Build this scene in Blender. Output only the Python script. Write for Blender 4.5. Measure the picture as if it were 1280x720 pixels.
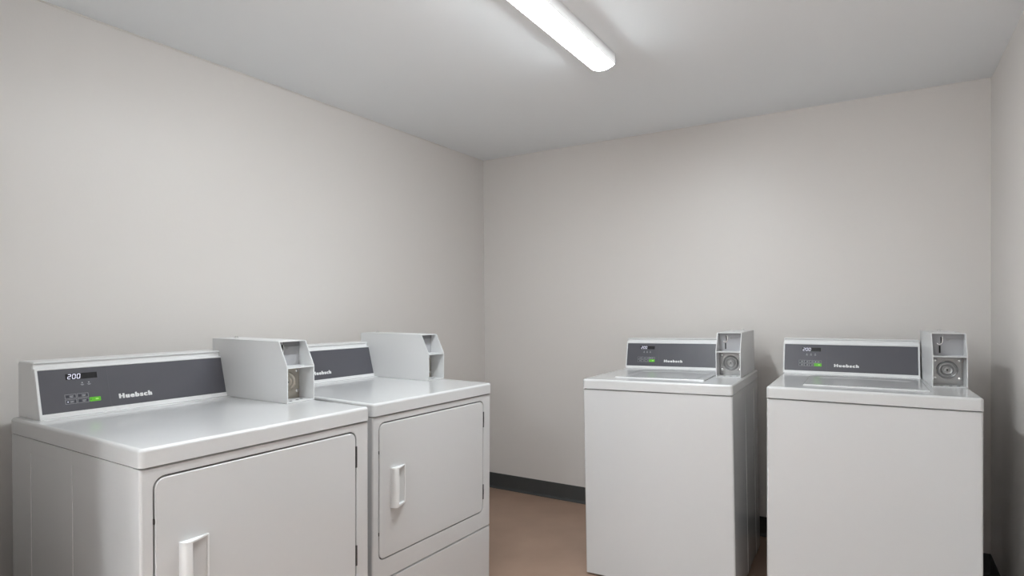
import bpy, bmesh, math, random
from mathutils import Vector, Matrix
random.seed(4)
scene = bpy.context.scene
for o in list(bpy.data.objects): bpy.data.objects.remove(o)

# ------------------------------------------------------------------ camera, world, exposure
F_PX, CX, CY, CZ = 747.33, 2.31719, -3.40521, 1.22638
YAW, PITCH, ROLL, SY = -0.55155, -0.01133, -0.00811, 33.37
H_CEIL, X_RIGHT, Y_NEAR = 2.2377, 2.7418, -5.60
EXPOSURE = 2.99
LAMP_POWER = 8.6
DOME_POWER = 9.5          # emission of the diffusers

cd = bpy.data.cameras.new('camera'); cam = bpy.data.objects.new('camera', cd)
scene.collection.objects.link(cam); scene.camera = cam
cd.sensor_fit = 'HORIZONTAL'; cd.sensor_width = 36.0; cd.lens = 36.0 * F_PX / 1280.0
cd.shift_y = SY / 1280.0; cd.clip_start = 0.02
fw = Vector((math.sin(YAW), math.cos(YAW), 0)); rt = Vector((math.cos(YAW), -math.sin(YAW), 0)); up = Vector((0, 0, 1))
f2 = fw * math.cos(PITCH) + up * math.sin(PITCH); u2 = up * math.cos(PITCH) - fw * math.sin(PITCH)
r3 = rt * math.cos(ROLL) + u2 * math.sin(ROLL); u3 = u2 * math.cos(ROLL) - rt * math.sin(ROLL)
M = Matrix((r3, u3, -f2)).transposed().to_4x4(); M.translation = Vector((CX, CY, CZ))
cam.matrix_world = M

w = bpy.data.worlds.new('world'); scene.world = w; w.use_nodes = True
w.node_tree.nodes['Background'].inputs[0].default_value = (0.05, 0.05, 0.05, 1)
w.node_tree.nodes['Background'].inputs[1].default_value = 1.0
vs = scene.view_settings
vs.view_transform = 'Standard'; vs.look = 'None'; vs.gamma = 1.0; vs.use_curve_mapping = False; vs.exposure = EXPOSURE

# ------------------------------------------------------------------ materials
def lin(c): return tuple(((x / 255) / 12.92 if x <= 10 else (((x / 255) + 0.055) / 1.055) ** 2.4) for x in c)
def mat(name, rgb, rough=0.5, metal=0.0, spec=0.5, coat=0.0, bump=0.0, bscale=200.0, mott=0.0, mscale=3.0, emit=None, estr=0.0, detail=3.0):
    m = bpy.data.materials.new(name); m.use_nodes = True
    nt = m.node_tree; b = nt.nodes['Principled BSDF']
    b.inputs['Base Color'].default_value = (*rgb, 1); b.inputs['Roughness'].default_value = rough
    b.inputs['Metallic'].default_value = metal; b.inputs['Specular IOR Level'].default_value = spec
    b.inputs['Coat Weight'].default_value = coat; b.inputs['Coat Roughness'].default_value = 0.12
    tc = nt.nodes.new('ShaderNodeTexCoord')
    if mott > 0:
        n = nt.nodes.new('ShaderNodeTexNoise'); n.inputs['Scale'].default_value = mscale; n.inputs['Detail'].default_value = 6
        nt.links.new(tc.outputs['Object'], n.inputs['Vector'])
        mr = nt.nodes.new('ShaderNodeMapRange'); mr.inputs[3].default_value = 1 - mott; mr.inputs[4].default_value = 1 + mott
        nt.links.new(n.outputs['Fac'], mr.inputs[0])
        mx = nt.nodes.new('ShaderNodeVectorMath'); mx.operation = 'SCALE'; mx.inputs[0].default_value = rgb
        nt.links.new(mr.outputs[0], mx.inputs['Scale']); nt.links.new(mx.outputs[0], b.inputs['Base Color'])
    if bump > 0:
        n = nt.nodes.new('ShaderNodeTexNoise'); n.inputs['Scale'].default_value = bscale; n.inputs['Detail'].default_value = detail
        nt.links.new(tc.outputs['Object'], n.inputs['Vector'])
        bp = nt.nodes.new('ShaderNodeBump'); bp.inputs['Strength'].default_value = bump; bp.inputs['Distance'].default_value = 0.002
        nt.links.new(n.outputs['Fac'], bp.inputs['Height']); nt.links.new(bp.outputs[0], b.inputs['Normal'])
    if emit:
        b.inputs['Emission Color'].default_value = (*emit, 1); b.inputs['Emission Strength'].default_value = estr
    return m

WALL = mat('greige_wall_paint', (0.735, 0.703, 0.677), 0.38, spec=0.35, bump=0.10, bscale=110)
CEIL = mat('ceiling_paint', (0.915, 0.945, 0.97), 0.7, spec=0.2, bump=0.06, bscale=90)
FLOOR = mat('brown_floor', (0.35, 0.235, 0.175), 0.38, spec=0.4, mott=0.16, mscale=5, bump=0.05, bscale=60)
BASE = mat('charcoal_rubber', (0.065, 0.068, 0.068), 0.45, spec=0.4, bump=0.03)
WHITE = mat('white_enamel', (0.605, 0.607, 0.610), 0.16, spec=0.5, coat=0.25)
CASE = mat('white_powder_coat', (0.66, 0.661, 0.664), 0.36, spec=0.45, bump=0.03, bscale=500)
BEZEL = mat('white_plastic', (0.75, 0.752, 0.754), 0.28, spec=0.5)
PANEL = mat('slate_overlay', (0.088, 0.087, 0.101), 0.28, spec=0.5, bump=0.02, bscale=900)
PANEL_LINE = mat('slate_overlay_line', (0.12, 0.12, 0.135), 0.4)
HEADER = mat('dark_grey_paint', (0.20, 0.20, 0.21), 0.4)
DARK = mat('dark_gap', (0.02, 0.02, 0.02), 0.7)
BLACK = mat('display_black', (0.008, 0.008, 0.010), 0.25)
PRINT = mat('white_print', (0.78, 0.78, 0.78), 0.5)
PRINT_DIM = mat('grey_print', (0.42, 0.42, 0.44), 0.5)
PRINT_DARK = mat('dark_print', (0.03, 0.03, 0.045), 0.5)
GREEN = mat('green_key', (0.12, 0.52, 0.02), 0.4)
GREEN2 = mat('light_green_print', (0.40, 0.80, 0.15), 0.4)
DIGIT = mat('lit_digits', (0.8, 0.8, 0.9), 0.4, emit=(0.78, 0.78, 1.0), estr=0.08)
GREYP = mat('grey_paint', (0.37, 0.37, 0.385), 0.4)
STEEL = mat('zinc_steel', (0.34, 0.34, 0.34), 0.34, metal=0.7, bump=0.06, bscale=300)
STEEL_WARM = mat('warm_zinc_steel', (0.50, 0.46, 0.40), 0.40, metal=0.6, bump=0.06, bscale=300)
CHROME = mat('chrome', (0.8, 0.8, 0.8), 0.15, metal=1.0)
HINGE = mat('dark_hinge_metal', (0.07, 0.07, 0.07), 0.4, metal=0.6)
FOOT = mat('black_foot_rubber', (0.02, 0.02, 0.02), 0.6)
HOUSING = mat('white_fixture_metal', (0.72, 0.72, 0.72), 0.4)
LENS = mat('lit_diffuser', (0.8, 0.8, 0.8), 0.4, emit=(0.915, 0.975, 1.0), estr=LAMP_POWER)
DOME = mat('lit_dome_glass', (0.8, 0.8, 0.8), 0.4, emit=(0.915, 0.975, 1.0), estr=DOME_POWER)
BRASS_LINE = mat('ceiling_caulk', (0.72, 0.69, 0.66), 0.5)

# ------------------------------------------------------------------ mesh helpers
OFF = Vector((0, 0, 0))        # shift of a machine's parts so that its Empty sits at the middle of its base
def finish(name, bm, m, parent=None, smooth=True, angle=32, off=None):
    bmesh.ops.remove_doubles(bm, verts=bm.verts, dist=1e-6)
    bmesh.ops.recalc_face_normals(bm, faces=bm.faces)
    me = bpy.data.meshes.new(name)
    if off is not None: bmesh.ops.translate(bm, verts=bm.verts, vec=off)
    bm.to_mesh(me); bm.free()
    ms = m if isinstance(m, (list, tuple)) else [m]
    for x in ms: me.materials.append(x)
    o = bpy.data.objects.new(name, me); scene.collection.objects.link(o)
    if parent: o.parent = parent
    if smooth:
        me.polygons.foreach_set('use_smooth', [True] * len(me.polygons)); me.set_sharp_from_angle(angle=math.radians(angle))
        wn = o.modifiers.new('weighted', 'WEIGHTED_NORMAL'); wn.keep_sharp = True; wn.weight = 100
    return o
def box(bm, a, b, r=0.0, seg=2, mi=0):
    t = bmesh.new(); bmesh.ops.create_cube(t, size=1)
    s = [abs(b[i] - a[i]) for i in range(3)]; c = [(a[i] + b[i]) / 2 for i in range(3)]
    bmesh.ops.scale(t, vec=s, verts=t.verts); bmesh.ops.translate(t, vec=c, verts=t.verts)
    if r > 0: bmesh.ops.bevel(t, geom=t.edges[:], offset=min(r, min(s) * 0.45), segments=seg, profile=0.5, affect='EDGES')
    merge(bm, t, mi)
def merge(bm, t, mi=0):
    me = bpy.data.meshes.new('tmp'); t.to_mesh(me); t.free()
    n = len(bm.faces); bm.from_mesh(me); bpy.data.meshes.remove(me)
    bm.faces.ensure_lookup_table()
    for f in bm.faces[n:]: f.material_index = mi
def loft(bm, loops, cap0=True, cap1=True, mi=0):
    vs_ = [[bm.verts.new(p) for p in L] for L in loops]; n = len(loops[0]); fs = []
    for A, B in zip(vs_, vs_[1:]):
        for i in range(n):
            j = (i + 1) % n
            fs.append(bm.faces.new((A[i], A[j], B[j], B[i])))
    if cap0: fs.append(bm.faces.new(vs_[0][::-1]))
    if cap1: fs.append(bm.faces.new(vs_[-1]))
    for f in fs: f.material_index = mi
def rr(a0, a1, b0, b1, r, seg=6):      # rounded rectangle in a plane, as (a, b) pairs
    r = max(r, 1e-4); pts = []
    for (ca, cb, s) in ((a1 - r, b1 - r, 0), (a0 + r, b1 - r, 90), (a0 + r, b0 + r, 180), (a1 - r, b0 + r, 270)):
        for k in range(seg + 1):
            t = math.radians(s + 90 * k / seg); pts.append((ca + r * math.cos(t), cb + r * math.sin(t)))
    return pts
def arc_profile(r, seg=4):             # (inset, rise) pairs for a rounded edge of radius r
    return [(r * (1 - math.cos(math.pi / 2 * k / seg)), r * math.sin(math.pi / 2 * k / seg)) for k in range(seg + 1)]
def plate_v(bm, u0, u1, z0, z1, v0, v1, rc, re, mi=0, seg=6):      # plate facing the machine's front (v up), rounded corners rc and front edge re
    L = [[(u, -v0, z) for u, z in rr(u0, u1, z0, z1, rc, seg)]]
    for ins, rise in arc_profile(re):
        L.append([(u, -(v1 - re + rise), z) for u, z in rr(u0 + ins, u1 - ins, z0 + ins, z1 - ins, max(rc - ins, 1e-4), seg)])
    loft(bm, L, mi=mi)
def plate_z(bm, u0, u1, v0, v1, z0, z1, rc, re, mi=0, seg=6):
    L = [[(u, v, z0) for u, v in rr(u0, u1, -v1, -v0, rc, seg)]]
    for ins, rise in arc_profile(re):
        L.append([(u, v, z1 - re + rise) for u, v in rr(u0 + ins, u1 - ins, -v1 + ins, -v0 - ins, max(rc - ins, 1e-4), seg)])
    loft(bm, L, mi=mi)
def prism(bm, poly, axis, a0, a1, mi=0):  # poly: 2D points; axis 'u' -> points are (v,z); axis 'z' -> points are (u,v)
    f = {'u': lambda a, p: (a, -p[0], p[1]), 'z': lambda a, p: (p[0], -p[1], a)}[axis]
    loft(bm, [[f(a0, p) for p in poly], [f(a1, p) for p in poly]], mi=mi)
def cyl(bm, c, axis, r, h, n=24, mi=0, r2=None):
    t = bmesh.new(); bmesh.ops.create_cone(t, cap_ends=True, segments=n, radius1=r, radius2=r if r2 is None else r2, depth=h)
    R = {'z': Matrix.Identity(3), 'v': Matrix.Rotation(math.radians(90), 3, 'X'), 'u': Matrix.Rotation(math.radians(90), 3, 'Y')}[axis]
    bmesh.ops.rotate(t, verts=t.verts, cent=(0, 0, 0), matrix=R); bmesh.ops.translate(t, verts=t.verts, vec=c); merge(bm, t, mi)
def lathe_v(bm, u, z, prof, n=40, mi=0):   # prof: (radius, v) rings about an axis along v
    loft(bm, [[(u + r * math.cos(2 * math.pi * k / n), -v, z + r * math.sin(2 * math.pi * k / n)) for k in range(n)] for r, v in prof], mi=mi)
def empty(name, mw, label, cat, group=None):
    o = bpy.data.objects.new(name, None); o.empty_display_size = 0.1; scene.collection.objects.link(o); o.matrix_world = mw
    o['label'] = label; o['category'] = cat
    if group: o['group'] = group
    return o
def struct(name, bm, m, smooth=False):
    o = finish(name, bm, m, smooth=smooth); o['kind'] = 'structure'; return o

# ------------------------------------------------------------------ room shell
T = 0.10
STUB_X, STUB_Y = 0.86, -2.95        # the room's near wall stops here; the doorway the camera stands in is to its right
def slab(name, a, b, m):
    bm = bmesh.new(); box(bm, a, b); return struct(name, bm, m)
slab('floor', (-T, Y_NEAR - T, -T), (X_RIGHT + T, T, 0), FLOOR)
slab('ceiling', (-T, Y_NEAR - T, H_CEIL), (X_RIGHT + T, T, H_CEIL + T), CEIL)
slab('wall_left', (-T, Y_NEAR - T, 0), (0, T, H_CEIL), WALL)
slab('wall_back', (0, 0, 0), (X_RIGHT, T, H_CEIL), WALL)
slab('wall_right', (X_RIGHT, Y_NEAR - T, 0), (X_RIGHT + T, T, H_CEIL), WALL)
slab('wall_near', (0, Y_NEAR - T, 0), (X_RIGHT, Y_NEAR, H_CEIL), WALL)
slab('wall_partition', (0, STUB_Y - 0.11, 0), (STUB_X, STUB_Y, H_CEIL), WALL)

def cove(name, p0, p1, inward):      # rubber cove base: thin strip with a flared toe
    prof = [(0, 0), (0.016, 0), (0.016, 0.0025), (0.008, 0.006), (0.0045, 0.013), (0.0035, 0.02), (0.0035, 0.0985), (0.002, 0.1016), (0, 0.1016)]
    p0, p1, n = Vector(p0), Vector(p1), Vector(inward)
    bm = bmesh.new()
    loft(bm, [[p + n * d + Vector((0, 0, z)) for d, z in prof] for p in (p0, p1)])
    return struct(name, bm, BASE, smooth=True)
cove('baseboard_back', (0, 0, 0), (X_RIGHT, 0, 0), (0, -1, 0))
cove('baseboard_left', (0, STUB_Y, 0), (0, 0, 0), (1, 0, 0))
cove('baseboard_right', (X_RIGHT, Y_NEAR, 0), (X_RIGHT, 0, 0), (-1, 0, 0))
bm = bmesh.new(); box(bm, (0, -2.95, H_CEIL - 0.006), (0.004, -0.4, H_CEIL), 0.0015)
struct('trim_1', bm, BRASS_LINE)

# ------------------------------------------------------------------ ceiling strip lights
LENS_END = mat('diffuser_end', (0.8, 0.8, 0.8), 0.4, emit=(0.95, 0.98, 1.0), estr=0.10)
SIDE = mat('side_glow_diffuser', (0.72, 0.72, 0.72), 0.4, emit=(0.95, 0.98, 1.0), estr=0.05)
_nt = SIDE.node_tree; _tc = _nt.nodes.new('ShaderNodeTexCoord'); _sx = _nt.nodes.new('ShaderNodeSeparateXYZ'); _mr = _nt.nodes.new('ShaderNodeMapRange')
_nt.links.new(_tc.outputs['Object'], _sx.inputs[0]); _nt.links.new(_sx.outputs['Z'], _mr.inputs[0])
_mr.inputs[1].default_value = -0.040; _mr.inputs[2].default_value = -0.004; _mr.inputs[3].default_value = 0.085; _mr.inputs[4].default_value = 0.012
_nt.links.new(_mr.outputs[0], _nt.nodes['Principled BSDF'].inputs['Emission Strength'])
def strip_light(x, y, label, length=1.22):
    root = empty('ceiling_strip_light', Matrix.Translation((x, y, H_CEIL)), label, 'light', 'ceiling strip lights')
    hw, hl, hh, drop = 0.0535, length / 2, 0.040, 0.056
    bm = bmesh.new()
    prof = [(-hw, 0), (-hw, -hh + 0.004), (-hw + 0.003, -hh), (hw - 0.003, -hh), (hw, -hh + 0.004), (hw, 0)]
    loft(bm, [[(a, s * (hl - 0.004), b) for a, b in prof] for s in (-1, 1)])
    finish('housing', bm, SIDE, root)
    bm = bmesh.new(); n = 10
    prof = [(-hw + 0.004, -hh + 0.001)] + [(-(hw - 0.004) * math.cos(math.pi * k / n), -hh - (drop - hh) * (1 - abs(math.cos(math.pi * k / n)) ** 2.0)) for k in range(1, n)] + [(hw - 0.004, -hh + 0.001)]
    loft(bm, [[(a, s * hl, b) for a, b in prof] for s in (-1, 1)])
    bm.faces.ensure_lookup_table(); bm.faces[-1].material_index = 1; bm.faces[-2].material_index = 1
    finish('diffuser', bm, [LENS, LENS_END], root)
    for s in (-1, 1):
        bm = bmesh.new(); box(bm, (-hw, s * (hl - 0.004), -hh), (hw, s * hl, 0), 0.0)
        finish('end_cap', bm, HOUSING, root)
    return root
strip_light(1.366, -1.143 - 0.61, 'long glowing white strip light on the ceiling above the machines')
def dome_light(x, y, label):
    root = empty('ceiling_dome_light', Matrix.Translation((x, y, H_CEIL)), label, 'light', 'glass ceiling lights behind the camera')
    def ringz(bm, prof, n=40): loft(bm, [[(r * math.cos(2 * math.pi * k / n), r * math.sin(2 * math.pi * k / n), z) for k in range(n)] for r, z in prof])
    bm = bmesh.new(); ringz(bm, [(0.175, 0.0), (0.178, -0.012), (0.172, -0.024), (0.160, -0.026), (0.008, -0.028)]); finish('mounting_ring', bm, HOUSING, root)
    bm = bmesh.new(); ringz(bm, [(0.011, -0.02), (0.011, -0.19), (0.03, -0.20), (0.03, -0.215)], 24); finish('stem', bm, HOUSING, root)
    DZ = 0.20
    bm = bmesh.new(); ringz(bm, [(0.04, -0.005 - DZ), (0.12, -0.012 - DZ)] + [(0.157 * math.cos(t * math.pi / 20), -0.024 - DZ - 0.075 * math.sin(t * math.pi / 20)) for t in range(0, 10)] + [(0.002, -0.099 - DZ)])
    finish('glass_dome', bm, DOME, root)
dome_light(1.55, -4.35, 'round glowing glass light on a ceiling stem, nearer the middle behind the camera')
dome_light(0.62, -4.30, 'added unseen fill light behind the partition wall, round glowing glass on a short stem')  # invented second lamp, added as fill for the right and back of the room

# ------------------------------------------------------------------ machines
DW, DD, DT = 0.6822, 0.6811, 0.9172
WW, WD, WT = 0.6562, 0.6746, 0.9113
LT = 0.043
FR = {
 'd1': ((0.24776, -2.71595, 0.01082), (0.01212, 0.99992, -0.00437), (0.99989, -0.01212, -0.00879)),
 'd2': ((0.18887, -1.94168, 0.00075), (0.02727, 0.99962, -0.00508), (0.99955, -0.02727, -0.01235)),
 'w1': ((1.14565, -0.22631, -0.01653), (0.99953, 0.02772, 0.01336), (0.02772, -0.99961, 0.00419)),
 'w2': ((1.93199, -0.30077, 0.00280), (0.99969, 0.02485, -0.00127), (0.02485, -0.99964, 0.00993)),
}
def machine_matrix(k, W, D):
    O, U, V = (Vector(x) for x in FR[k])
    U.normalize(); Y = -V; Z = U.cross(Y).normalized(); Y = Z.cross(U).normalized()
    R = Matrix((U, Y, Z)).transposed().to_4x4(); R.translation = O + U * (W / 2) - Y * (D / 2)
    return R

def cabinet_shell(P, W, D, zb, ZTOP, hole=None, seam=None):
    """body, front panel, side embossing; returns body object"""
    ZL = ZTOP - LT; ins = 0.0015; wrap = 0.038
    off = Vector((-W / 2, D / 2, 0))
    bm = bmesh.new()
    box(bm, (ins + 0.0018, 0.032, zb), (W - ins - 0.0018, -(D - wrap - 0.0012), ZL - 0.003), 0.003)
    box(bm, (0.012, 0.02, ZL - 0.02), (W - 0.012, -(D - 0.02), ZL + 0.004))
    for s in (0, 1):                                # pressed panels in each side
        x0, x1 = (ins, ins + 0.004) if s == 0 else (W - ins - 0.004, W - ins)
        for va, vb, za, zc in ((-0.032, 0.094, zb, ZL - 0.003), (0.262, 0.343, zb, ZL - 0.003), (0.512, D - wrap - 0.0012, zb, ZL - 0.003), (0.0925, 0.2635, 0.833, ZL - 0.003), (0.3415, 0.5135, 0.833, ZL - 0.003)):
            box(bm, (x0, -vb, za), (x1, -va, zc), 0.0014, 2)
    body = finish('cabinet', bm, WHITE, P, off=off)
    r = 0.007
    def face(name, z0, z1, hole=None):
        bm = bmesh.new(); u0, u1, v1, v0 = ins - 0.001, W - ins + 0.001, D - 0.004, D - wrap
        seg = 6
        L = [[(u, -v0, z) for u, z in rr(u0, u1, z0, z1, 0.0012, seg)]]
        for i_, rise in arc_profile(r):
            L.append([(u, -(v1 - r + rise), z) for u, z in rr(u0 + i_, u1 - i_, z0 + min(i_, 0.0025), z1 - min(i_, 0.0025), 0.0012, seg)])
        if hole:
            h0, h1, hz0, hz1, hr = hole
            e = 0.0025
            L.append([(u, -v1, z) for u, z in rr(h0 - e, h1 + e, hz0 - e, hz1 + e, hr + e, seg)])
            L.append([(u, -(v1 - e * 0.3), z) for u, z in rr(h0 - e * 0.3, h1 + e * 0.3, hz0 - e * 0.3, hz1 + e * 0.3, hr + e * .3, seg)])
            L.append([(u, -(v1 - e), z) for u, z in rr(h0, h1, hz0, hz1, hr, seg)])
            L.append([(u, -v0, z) for u, z in rr(h0, h1, hz0, hz1, hr, seg)])
            loft(bm, L + [L[0]], False, False)
        else: loft(bm, L)
        return finish(name, bm, WHITE, P, off=off)
    if seam:
        face('front_panel', seam + 0.0015, ZL - 0.0035, hole)
        face('access_panel', zb, seam - 0.0015)
    else:
        face('front_panel', zb, ZL - 0.0035)
    return body

def worktop(P, W, D, ZTOP, lidgap=None):
    off = Vector((-W / 2, D / 2, 0)); bm = bmesh.new()
    plate_z(bm, -0.001, W + 0.001, -0.035, D, ZTOP - LT, ZTOP, 0.012, 0.009)
    if not lidgap: loft(bm, [[(u, v, ZTOP + z) for u, v in rr(0.022 + i, W - 0.022 - i, -0.122 + i, 0.02, 0.008, 5)] for i, z in ((0, -0.002), (0.002, 0.0003), (0.005, 0.0012), (0.009, 0.0018), (0.014, 0.0020))])
    o = finish('worktop', bm, WHITE, P, off=off)
    return o

SEGS = {'2': 'abged', '0': 'abcdef'}
def digits(bm, x0, z0, w_, h_, fn, text='200'):
    t = h_ * 0.12
    for k, ch in enumerate(text):
        x = x0 + k * w_ * 1.62
        S = {'a': ((0, h_), (w_, h_)), 'b': ((w_, h_), (w_, h_ / 2)), 'c': ((w_, h_ / 2), (w_, 0)), 'd': ((0, 0), (w_, 0)),
             'e': ((0, 0), (0, h_ / 2)), 'f': ((0, h_ / 2), (0, h_)), 'g': ((0, h_ / 2), (w_, h_ / 2))}
        for s in SEGS[ch]:
            (ax, az), (bx_, bz) = S[s]; sh = 0.16
            hor = az == bz; g = t * 0.25
            if hor: q = [(ax + g, az - t / 2), (bx_ - g, az - t / 2), (bx_ - g, az + t / 2), (ax + g, az + t / 2)]
            else:
                lo, hi = min(az, bz) + g, max(az, bz) - g; q = [(ax - t / 2, lo), (ax + t / 2, lo), (ax + t / 2, hi), (ax - t / 2, hi)]
            q = [(x + a + b * sh, z0 + b) for a, b in q]
            fn(bm, q)

def console(P, W, D, ZTOP, uL, uR, cv, ct, cz, cy, kind, pz):
    """angled control console; returns it (children: panel, display, keys, lettering)"""
    off = Vector((-W / 2, D / 2, 0)); bm = bmesh.new()
    B = ZTOP - 0.002
    back = -0.048
    # profile (v, z): back, rounded top lip, step, frame
    prof = [(back, B), (back, ZTOP + cy - 0.006), (back + 0.003, ZTOP + cy - 0.0015), (back + 0.009, ZTOP + cy),
            (ct - 0.022, ZTOP + cy + 0.001), (ct - 0.011, ZTOP + cy + 0.0005), (ct - 0.008, ZTOP + cy - 0.0015), (ct - 0.0085, ZTOP + cy - 0.004), (ct - 0.0135, ZTOP + cy - 0.0065), (ct - 0.0125, ZTOP + cz - 0.004), (cv - 0.0055, B)]
    L = []
    for ins, du in ((0.003, 0.0), (0.0, 0.003), (0.0, uR - uL - 0.003), (0.003, uR - uL)):
        cxx = sum(p[0] for p in prof) / len(prof); czz = ZTOP + 0.08
        L.append([(uL + du, -(p[0] + (ins if p[0] < cxx else -ins)), p[1] - (ins if p[1] > czz else 0)) for p in prof])
    loft(bm, L)
    con = finish('control_console', bm, BEZEL, P, off=off)
    # frame of coordinates on the inclined face: a along u, b up the slope, n out of it
    S = Vector((0, ct - cv, cz)); ln = S.length; sdir = Vector((0, -(ct - cv) / ln, cz / ln)); ndir = Vector((0, -cz / ln, -(cv - ct) / ln * -1))
    ndir = Vector((0, -cz / ln, (cv - ct) / ln))
    org = Vector((uL, -cv, ZTOP))
    def Q(a, b, n): return org + Vector((a, 0, 0)) + sdir * b + ndir * n
    wid = uR - uL
    # raised white bezel ring with recessed opening
    bm = bmesh.new(); p0, p1, p2, p3 = pz      # opening a0,a1,b0,b1 as lengths
    def ring(a0, a1, b0, b1, r, n): return [Q(a, b, n) for a, b in rr(a0, a1, b0, b1, r, 4)]
    L = [ring(0, wid, -0.001, ln, 0.003, -0.012), ring(0, wid, -0.001, ln, 0.003, -0.0015), ring(0.0012, wid - 0.0012, 0.0002, ln - 0.0012, 0.002, 0),
         ring(p0 - 0.001, p1 + 0.001, p2 - 0.001, p3 + 0.001, 0.002, 0), ring(p0, p1, p2, p3, 0.001, -0.0015), ring(p0, p1, p2, p3, 0.001, -0.012)]
    loft(bm, L + [L[0]], False, False)
    finish('bezel', bm, BEZEL, con, off=off)
    bm = bmesh.new()
    L = [ring(p0, p1, p2, p3, 0.001, -0.0058), ring(p0, p1, p2, p3, 0.001, -0.0022)]
    loft(bm, L)
    pan = finish('control_panel', bm, PANEL, con, off=off, smooth=False)
    N0 = -0.0022
    def quad(bm, q, n=0.0005, mi=0):
        loft(bm, [[Q(a, b, N0 - 0.0002) for a, b in q], [Q(a, b, N0 + n) for a, b in q]], mi=mi)
    def rect(bm, a0, a1, b0, b1, n=0.0005, r=0.0, mi=0, seg=3):
        quad(bm, rr(a0, a1, b0, b1, r, seg) if r else [(a0, b0), (a1, b0), (a1, b1), (a0, b1)], n, mi)
    f = lambda x: x * ln
    bm = bmesh.new(); rect(bm, 0.1808, 0.1814, p2 + 0.004, p3 - 0.004, 0.0003); finish('overlay_seam', bm, PANEL_LINE, con, off=off, smooth=False)
    # display
    d0, d1_, e0, e1 = (0.073, 0.1535, f(0.738), f(0.856)) if kind == 'd' else (0.078, 0.1563, f(0.712), f(0.827))
    bm = bmesh.new(); rect(bm, d0, d1_, e0, e1, 0.0006, 0.0008); finish('display', bm, BLACK, con, off=off, smooth=False)
    bm = bmesh.new(); hgt = (e1 - e0) * 0.74
    digits(bm, d0 + 0.0045, e0 + (e1 - e0) * 0.13, 0.0072, hgt, lambda b_, q: quad(b_, q, 0.0010))
    finish('display_digits', bm, DIGIT, con, off=off, smooth=False)
    # status icons under the display
    for a in ((0.1127, 0.130) if kind == 'd' else (0.0991, 0.1161, 0.1333)):
        bm = bmesh.new(); c = f(0.64 if kind == 'd' else 0.61)
        rect(bm, a - 0.0016, a + 0.0016, c + 0.0008, c + 0.0042); rect(bm, a - 0.0045, a + 0.0045, c - 0.0028, c - 0.0018)
        rect(bm, a - 0.0030, a + 0.0030, c - 0.0048, c - 0.0039)
        finish('status_icon', bm, PRINT_DIM, con, off=off, smooth=False)
    # keys
    def outline(bm, a0, a1, b0, b1, t=0.0006):
        rect(bm, a0, a1, b0, b0 + t); rect(bm, a0, a1, b1 - t, b1); rect(bm, a0, a0 + t, b0, b1); rect(bm, a1 - t, a1, b0, b1)
    if kind == 'd':
        rows = [(f(0.358), f(0.445)), (f(0.252), f(0.340))]; cols = [(0.0653, 0.0935), (0.0960, 0.1245)]
    else:
        rows = [(f(0.345), f(0.425)), (f(0.240), f(0.325))]; cols = [(0.0667, 0.0885), (0.0895, 0.1105), (0.1115, 0.128), (0.1290, 0.1594)]
    for ri, (b0, b1) in enumerate(rows):
        for ci, (a0, a1) in enumerate(cols):
            if kind == 'w' and ri == 1 and ci == 3: continue
            bm = bmesh.new(); outline(bm, a0, a1, b0, b1)
            wa = a1 - a0; hb = b1 - b0
            lit = (ri == 1 and ci == 0) if kind == 'd' else (ri == 0 and ci == 3)
            rect(bm, a0 + wa * 0.10, a0 + wa * (0.34 if kind == 'd' else 0.30), b0 + hb * 0.25, b0 + hb * 0.78, 0.0006, mi=1)
            if kind == 'd': rect(bm, a0 + wa * 0.82, a0 + wa * 0.93, b0 + hb * 0.22, b0 + hb * 0.80, 0.0006, mi=1)
            rect(bm, a0 + wa * 0.44, a0 + wa * 0.74, b0 + hb * 0.52, b0 + hb * 0.64); rect(bm, a0 + wa * 0.44, a0 + wa * 0.70, b0 + hb * 0.28, b0 + hb * 0.38)
            finish('key', bm, [PRINT_DIM, PRINT_DARK], con, off=off, smooth=False)
            if lit:
                bm = bmesh.new(); cyl(bm, (0, 0, 0), 'z', 0.0017, 0.0012, 14)
                rot = Matrix((Vector((1, 0, 0)), sdir, ndir)).transposed(); bmesh.ops.rotate(bm, verts=bm.verts, cent=(0, 0, 0), matrix=rot)
                bmesh.ops.translate(bm, verts=bm.verts, vec=Q(a0 + wa * 0.22, (b0 + b1) / 2, N0 + 0.0008)); finish('indicator_light', bm, DIGIT, con, off=off)
    g0, g1, h0, h1 = (0.1262, 0.1556, f(0.256), f(0.344)) if kind == 'd' else (0.1293, 0.1597, f(0.242), f(0.335))
    bm = bmesh.new(); rect(bm, g0, g1, h0, h1, 0.0007, 0.0012)
    cx_ = (g0 + g1) / 2 + 0.002; cb = (h0 + h1) / 2
    rect(bm, cx_ - 0.001, cx_ + 0.007, cb - 0.0018, cb + 0.0024, 0.0009, mi=1); rect(bm, g0 + 0.0025, g0 + 0.005, cb - 0.0012, cb + 0.0012, 0.0009, mi=2)
    finish('start_key', bm, [GREEN, GREEN2, PRINT_DARK], con, off=off, smooth=False)
    # lettering on the panel
    cu = bpy.data.curves.new('lettering', 'FONT'); cu.body = 'Huebsch'; cu.size = 1.0; cu.offset = 0.016; cu.space_character = 1.30; cu.resolution_u = 4; cu.extrude = 0.01
    to = bpy.data.objects.new('lettering', cu); scene.collection.objects.link(to)
    dg = bpy.context.evaluated_depsgraph_get(); dg.update(); me = bpy.data.meshes.new_from_object(to.evaluated_get(dg))
    bpy.data.objects.remove(to); bpy.data.curves.remove(cu)
    xs = [v.co.x for v in me.vertices]; ys = [v.co.y for v in me.vertices]; x0, x1, y0, y1 = min(xs), max(xs), min(ys), max(ys)
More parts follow.
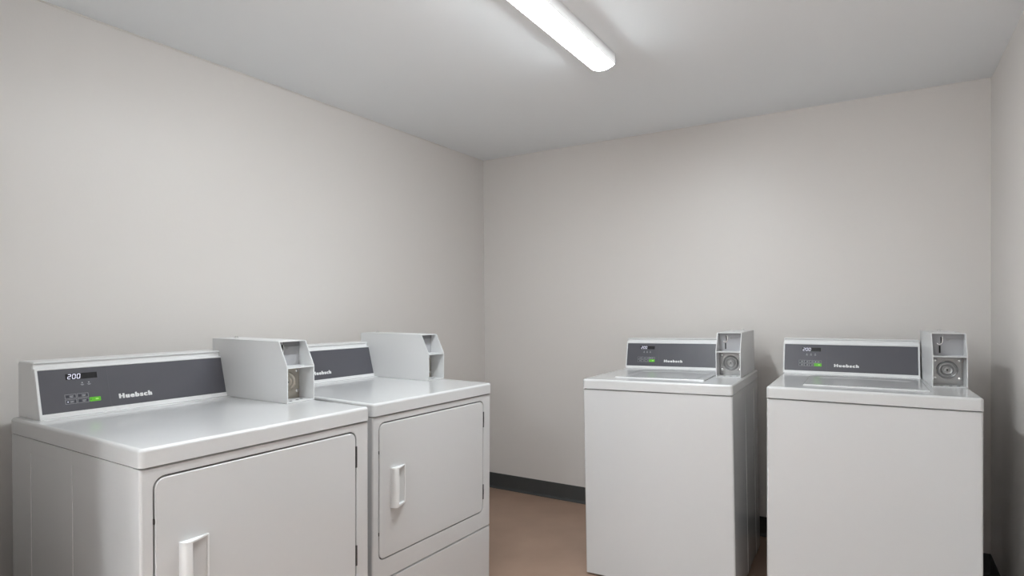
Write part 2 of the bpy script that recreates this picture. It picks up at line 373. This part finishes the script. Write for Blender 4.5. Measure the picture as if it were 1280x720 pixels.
    a0, a1, b0, b1 = (0.2064, 0.2998, f(0.250), f(0.349)) if kind == 'd' else (0.2110, 0.3054, f(0.244), f(0.332))
    for v in me.vertices:
        p = Q(a0 + (v.co.x - x0) / (x1 - x0) * (a1 - a0), b0 + (v.co.y - y0) / (y1 - y0) * (b1 - b0), N0 + (0.0006 if v.co.z > 0 else -0.0001)); v.co = p + off
    bb = bmesh.new()                                # heavy strokes: the same glyphs laid side by side
    for dx in (-0.0013, -0.0005, 0.0004, 0.0013):
        for dz in (-0.0003, 0.0003):
            nlift = 0.00005 * ((dx + 0.0013) / 0.0004 + (2.2 if dz > 0 else 0))
            n0 = len(bb.verts); bb.from_mesh(me); bb.verts.ensure_lookup_table()
            for v in bb.verts[n0:]: v.co += Vector((dx, 0, 0)) + sdir * dz + ndir * nlift
    bb.to_mesh(me); bb.free()
    me.materials.append(PRINT); me.name = 'brand_lettering'
    lo = bpy.data.objects.new('brand_lettering', me); scene.collection.objects.link(lo); lo.parent = con
    return con

CW, CH, CK, CR, CL = 0.1076, 0.2009, 0.1172, 0.0433, 0.4131
def coin_case(P, W, D, ZTOP, ku, kv, kr, plate_mat):
    off = Vector((0, 0, 0)); t = 0.003; h = CW / 2; z0 = 0.0006
    prof = [(0, z0), (0, CK), (-CR, CH), (-CL, CH), (-CL, z0)]
    bm = bmesh.new()
    for s in (-1, 1):                               # side plates
        a, b = (-h, -h + t) if s < 0 else (h - t, h)
        prism(bm, prof, 'u', a, b)
    # top plate, floor plate, shelf, back: between the sides
    box(bm, (-h + t, CR, CH - t), (h - t, CL, CH)); box(bm, (-h + t, 0.0, z0), (h - t, CL, z0 + t))
    box(bm, (-h + t, CL - t, z0 + t), (h - t, CL, CH - t))
    box(bm, (-h + t, 0.0005, CK - 0.0045), (h - t, 0.076, CK - 0.001))
    case = finish('coin_box', bm, CASE, P)
    case.location = Vector((ku - W / 2, -(kv - D / 2), ZTOP)); case.rotation_euler = (0, 0, -kr)
    VP = -0.074; e = h - t
    # upper plate with bent slide slot
    bm = bmesh.new(); box(bm, (-e, -VP, CK - 0.001), (e, -VP + 0.003, CH - t), 0.0); up_ = finish('coin_slide_plate', bm, GREYP, case, smooth=False)
    bm = bmesh.new(); box(bm, (-0.013, -VP - 0.003, 0.180), (e, -VP - 0.0002, CH - t - 0.0002), 0.001); finish('header_bar', bm, HEADER if plate_mat is STEEL_WARM else GREYP, case)
    bm = bmesh.new()
    box(bm, (-0.0255, -VP - 0.0012, 0.124), (-0.0200, -VP - 0.0002, 0.152), 0.0004)
    box(bm, (-0.0205, -VP - 0.0012, 0.160), (-0.0165, -VP - 0.0002, 0.186), 0.0004)
    finish('slide_slot', bm, DARK, case)
    bm = bmesh.new()                                # hooked pull of the slide: bent rod
    pts = [(-0.0150, 0.186), (-0.0140, 0.172), (-0.0155, 0.163), (-0.0205, 0.158), (-0.0275, 0.157), (-0.0310, 0.161)]
    for (a, b), (c, d) in zip(pts, pts[1:]):
        L = math.hypot(c - a, d - b); ang = math.atan2(d - b, c - a); tt = bmesh.new(); box(tt, (-0.001, -0.0035, -0.0015), (L + 0.001, 0, 0.0015), 0.0008)
        bmesh.ops.rotate(tt, verts=tt.verts, cent=(0, 0, 0), matrix=Matrix.Rotation(-ang, 3, 'Y')); bmesh.ops.translate(tt, verts=tt.verts, vec=(a, -VP - 0.0008, b)); merge(bm, tt)
    finish('slide_pull', bm, CHROME, case)
    bm = bmesh.new(); lathe_v(bm, 0.003, 0.178, [(0.0001, VP + 0.0018), (0.005, VP + 0.0016), (0.0062, VP + 0.0002)]); finish('rivet', bm, STEEL, case)
    # lower lock plate with pressed rings, keyhole and corner screws
    bm = bmesh.new(); zc = 0.0605; v = VP
    box(bm, (-e, -VP, z0 + t), (e, -VP + 0.003, CK - 0.0045), 0.0); box(bm, (-e + 0.004, -VP - 0.0025, z0 + t + 0.004), (e - 0.004, -VP + 0.001, CK - 0.009), 0.0022, 3)
    b_ = VP + 0.0024
    lathe_v(bm, 0.0, zc, [(0.0345, b_ - 0.0004), (0.0325, b_ + 0.0035), (0.0305, b_ + 0.0045), (0.028, b_ + 0.0030), (0.0255, b_ + 0.0012), (0.0215, b_ + 0.0014), (0.0185, b_ + 0.0042),
                          (0.0165, b_ + 0.0046), (0.0130, b_ + 0.0030), (0.0100, b_ + 0.0030), (0.0092, b_ + 0.0052), (0.0070, b_ + 0.0058), (0.0005, b_ + 0.0058)])
    finish('lock_plate', bm, plate_mat, case)
    bm = bmesh.new(); cyl(bm, (0, -b_ - 0.0061, zc), 'v', 0.0030, 0.0010, 16); finish('keyhole', bm, DARK, case)
    for a in (-0.039, 0.039):
        for z in (0.0285, 0.0965):
            bm = bmesh.new(); lathe_v(bm, a, z, [(0.0058, b_ - 0.0006), (0.0056, b_ + 0.0018), (0.0035, b_ + 0.0030), (0.0003, b_ + 0.0032)], 20); finish('screw', bm, CHROME, case)
    for a, vv in ((-0.022, -0.024), (0.006, -0.028), (0.032, -0.040)):
        bm = bmesh.new(); cyl(bm, (a, -vv, z0 + t + 0.0002), 'z', 0.0052, 0.0006, 20); finish('floor_hole', bm, DARK, case)
    bm = bmesh.new(); cyl(bm, (0.008, 0.366, CH + 0.0020), 'z', 0.0070, 0.0045, 20); cyl(bm, (0.008, 0.366, CH + 0.0052), 'z', 0.0042, 0.0030, 16); finish('top_lock', bm, CHROME, case)
    bm = bmesh.new(); box(bm, (-h + 0.014, 0.075, CH - 0.0005), (h - 0.014, 0.225, CH + 0.0010), 0.0005); finish('top_cover', bm, CASE, case)
    return case

def feet(P, W, D, k, zb):
    mw = machine_matrix(k, W, D)
    for u in (0.05, W - 0.05):
        for v in (0.04, D - 0.06):
            c = Vector((u - W / 2, D / 2 - v, 0)); base = min((mw @ Vector((c.x + dx, c.y + dy, 0))).z for dx in (-0.02, 0.02) for dy in (-0.02, 0.02))
            z0 = -base + 0.0004
            bm = bmesh.new(); h1 = max(min(0.012, (zb - z0) * 0.6), 0.002)
            cyl(bm, (c.x, c.y, z0 + h1 / 2), 'z', 0.020, h1, 20)
            cyl(bm, (c.x, c.y, (z0 + h1 + zb + 0.004) / 2), 'z', 0.008, zb + 0.004 - z0 - h1, 12)
            finish('foot', bm, FOOT, P)

def dryer(k, label, ku, kv, kr):
    W, D, ZT = DW, DD, DT; zb = 0.028
    P = empty('clothes_dryer', machine_matrix(k, W, D), label, 'dryer', 'coin-operated dryers along the left wall')
    off = Vector((-W / 2, D / 2, 0))
    h0, h1, hz0, hz1, hr = 0.0285, 0.6315, 0.3775, 0.8480, 0.027
    cabinet_shell(P, W, D, zb, ZT, hole=(h0, h1, hz0, hz1, hr), seam=0.3065)
    worktop(P, W, D, ZT)
    g = 0.0036; vf = D - 0.0035
    bm = bmesh.new(); plate_v(bm, h0 + g, h1 - g, hz0 + g, hz1 - g, D - 0.030, vf, hr - g, 0.003)
    door = finish('door', bm, WHITE, P, off=off)
    bm = bmesh.new()                                 # dark ring added down the door gap, its colour stands in for shade
    L = [[(u, -vv, z) for u, z in rr(a, b, c, d, r_, 6)] for (a, b, c, d, r_, vv) in
         ((h0, h1, hz0, hz1, hr, D - 0.0375), (h0 + 0.0003, h1 - 0.0003, hz0 + 0.0003, hz1 - 0.0003, hr, D - 0.016), (h0 + g - 0.0003, h1 - g + 0.0003, hz0 + g - 0.0003, hz1 - g + 0.0003, hr - g, D - 0.016), (h0 + g, h1 - g, hz0 + g, hz1 - g, hr - g, D - 0.0375))]
    loft(bm, L + [L[0]], False, False); finish('gap_shade_ring', bm, DARK, door, off=off)
    # scooped pull handle: raised grip on the left, webs tapering to the right
    bm = bmesh.new(); za, zb_ = 0.5465, 0.6845
    grip = [(0.0845, -0.003), (0.0852, 0.006), (0.0885, 0.0150), (0.0935, 0.0192), (0.1000, 0.0208), (0.1050, 0.0205), (0.1065, 0.0190), (0.1040, 0.0130), (0.1025, -0.003)]
    n = 8; L = []
    for i in range(n + 1):
        s = i / n; z = za + (zb_ - za) * s; bulge = 1.0 + 0.10 * math.sin(math.pi * s)
        L.append([(u, -(vf + max(d, -0.003) * (bulge if d > 0 else 1)), z) for u, d in grip])
    loft(bm, L)
    web = [(0.0880, -0.003), (0.0885, 0.0145), (0.0985, 0.0200), (0.1080, 0.0190), (0.1300, 0.0120), (0.1500, 0.0035), (0.1570, 0.0), (0.1570, -0.003)]
    for z0, z1 in ((za + 0.0005, za + 0.007), (zb_ - 0.0045, zb_ - 0.0005)):
        t = bmesh.new(); prism(t, [(u, vf + d) for u, d in web], 'z', z0, z1); merge(bm, t)
    box(bm, (0.1520, -(vf - 0.001), za + 0.004), (0.1570, -(vf + 0.0022), zb_ - 0.002), 0.001)
    finish('door_handle', bm, BEZEL, door, off=off)
    for z0, z1 in ((0.7345, 0.8005), (0.4300, 0.4930)):
        bm = bmesh.new(); box(bm, (h1 - g - 0.0010, -(D - 0.012), z0), (h1 + 0.0022, -(D - 0.0022), z1), 0.0012)
        box(bm, (h1 - g + 0.0002, -(D - 0.01), z0 + 0.02), (h1 + 0.001, -(D - 0.0012), z1 - 0.02), 0.0006)
        finish('hinge', bm, HINGE, door, off=off)
    for zc in (0.748, 0.470):
        bm = bmesh.new(); box(bm, (h0 + 0.0002, -(D - 0.014), zc - 0.006), (h0 + g, -(D - 0.0038), zc + 0.006), 0.001)
        finish('door_catch', bm, HINGE, door, off=off)
    console(P, W, D, ZT, 0.0222, 0.5907, 0.0989, 0.0609, 0.1399, 0.1578, 'd', (0.0075, 0.5600, 0.0150, 0.1390))
    coin_case(P, W, D, ZT, ku, kv, kr, STEEL_WARM)
    feet(P, W, D, k, zb)
    return P

def washer(k, label, ku, kv, kr):
    W, D, ZT = WW, WD, WT; zb = 0.0195
    P = empty('washing_machine', machine_matrix(k, W, D), label, 'washing machine', 'coin-operated washers at the back wall')
    off = Vector((-W / 2, D / 2, 0))
    cabinet_shell(P, W, D, zb, ZT)
    worktop(P, W, D, ZT, lidgap=True)
    # hinged lid: raised rim, dished middle
    bm = bmesh.new(); u0, u1, v0, v1 = 0.1170, 0.5220, 0.1750, 0.5680; nx, ny = 40, 36
    def H(su, sv):
        e = min(su, 1 - su) * (u1 - u0); f_ = min(sv, 1 - sv) * (v1 - v0)
        d = min(e, f_); z = 0.0040
        if d < 0.004: z = 0.0040 * math.sqrt(max(0.0, 1 - ((0.004 - d) / 0.004) ** 2))
        # dish with an arched back edge
        arch = 0.05 + 0.05 * (2 * su - 1) ** 2
        dd = min(e - 0.030, (sv) * (v1 - v0) - arch, (1 - sv) * (v1 - v0) - 0.024)
        s = max(0.0, min(1.0, dd / 0.022)); s = s * s * (3 - 2 * s)
        return z - 0.0036 * s
    def ticks(n):
        a = [0, 0.0015, 0.003, 0.005, 0.008]; return [x / 0.4 for x in a] + [0.02 + (0.96) * (i + 1) / (n + 1) for i in range(n)] + [1 - x / 0.4 for x in a[::-1]]
    tu, tv = sorted(set(ticks(nx))), sorted(set(ticks(ny)))
    def R(su, sv):                                  # round the outline's back corners
        u = u0 + su * (u1 - u0); v = v0 + sv * (v1 - v0)
        c = 0.04 * max(0, 1 - (v - v0) / 0.04) ** 2
        u = u + c * (1 - 2 * su)
        return u, v
    grid = [[bm.verts.new((*(lambda q: (q[0], -q[1]))(R(a, b)), ZT + 0.0006 + H(a, b))) for a in tu] for b in tv]
    for i in range(len(tv) - 1):
        for j in range(len(tu) - 1): bm.faces.new((grid[i][j], grid[i + 1][j], grid[i + 1][j + 1], grid[i][j + 1]))
    ext = bmesh.ops.extrude_face_region(bm, geom=bm.faces[:])
    for v in [g for g in ext['geom'] if isinstance(g, bmesh.types.BMVert)]: v.co.z = ZT - 0.004
    finish('lid', bm, WHITE, P, off=off, angle=40)
    bm = bmesh.new()                                 # dark gap around the lid
    plate_z(bm, u0 - 0.0016, u1 + 0.0020, v0 - 0.001, v1 - 0.004, ZT - 0.003, ZT + 0.0005, 0.006, 0.0003)
    finish('lid_gap', bm, DARK, P, off=off)
    bm = bmesh.new()
    box(bm, (u0 + 0.05, -(v0 - 0.016), ZT - 0.002), (u1 - 0.02, -(v0 - 0.003), ZT + 0.004), 0.002); finish('lid_hinge', bm, WHITE, P, off=off)
    console(P, W, D, ZT, -0.0030, 0.5284, 0.0799, 0.0429, 0.1427, 0.1593, 'w', (0.0060, 0.5250, 0.0135, 0.1365))
    coin_case(P, W, D, ZT, ku, kv, kr, STEEL)
    feet(P, W, D, k, zb)
    return P

dryer('d1', 'large white front-loading coin dryer in the near left foreground, its side panel in view', 0.6260, 0.4244, -0.0057)
dryer('d2', 'white front-loading coin dryer nearer the room corner, with its whole door and handle in view', 0.6259, 0.4226, -0.0224)
washer('w1', 'white top-loading coin washer left of the other one, standing next to the bare brown floor', 0.5903, 0.3912, -0.0012)
washer('w2', 'white top-loading coin washer in the corner by the right wall', 0.5958, 0.3952, -0.0200)
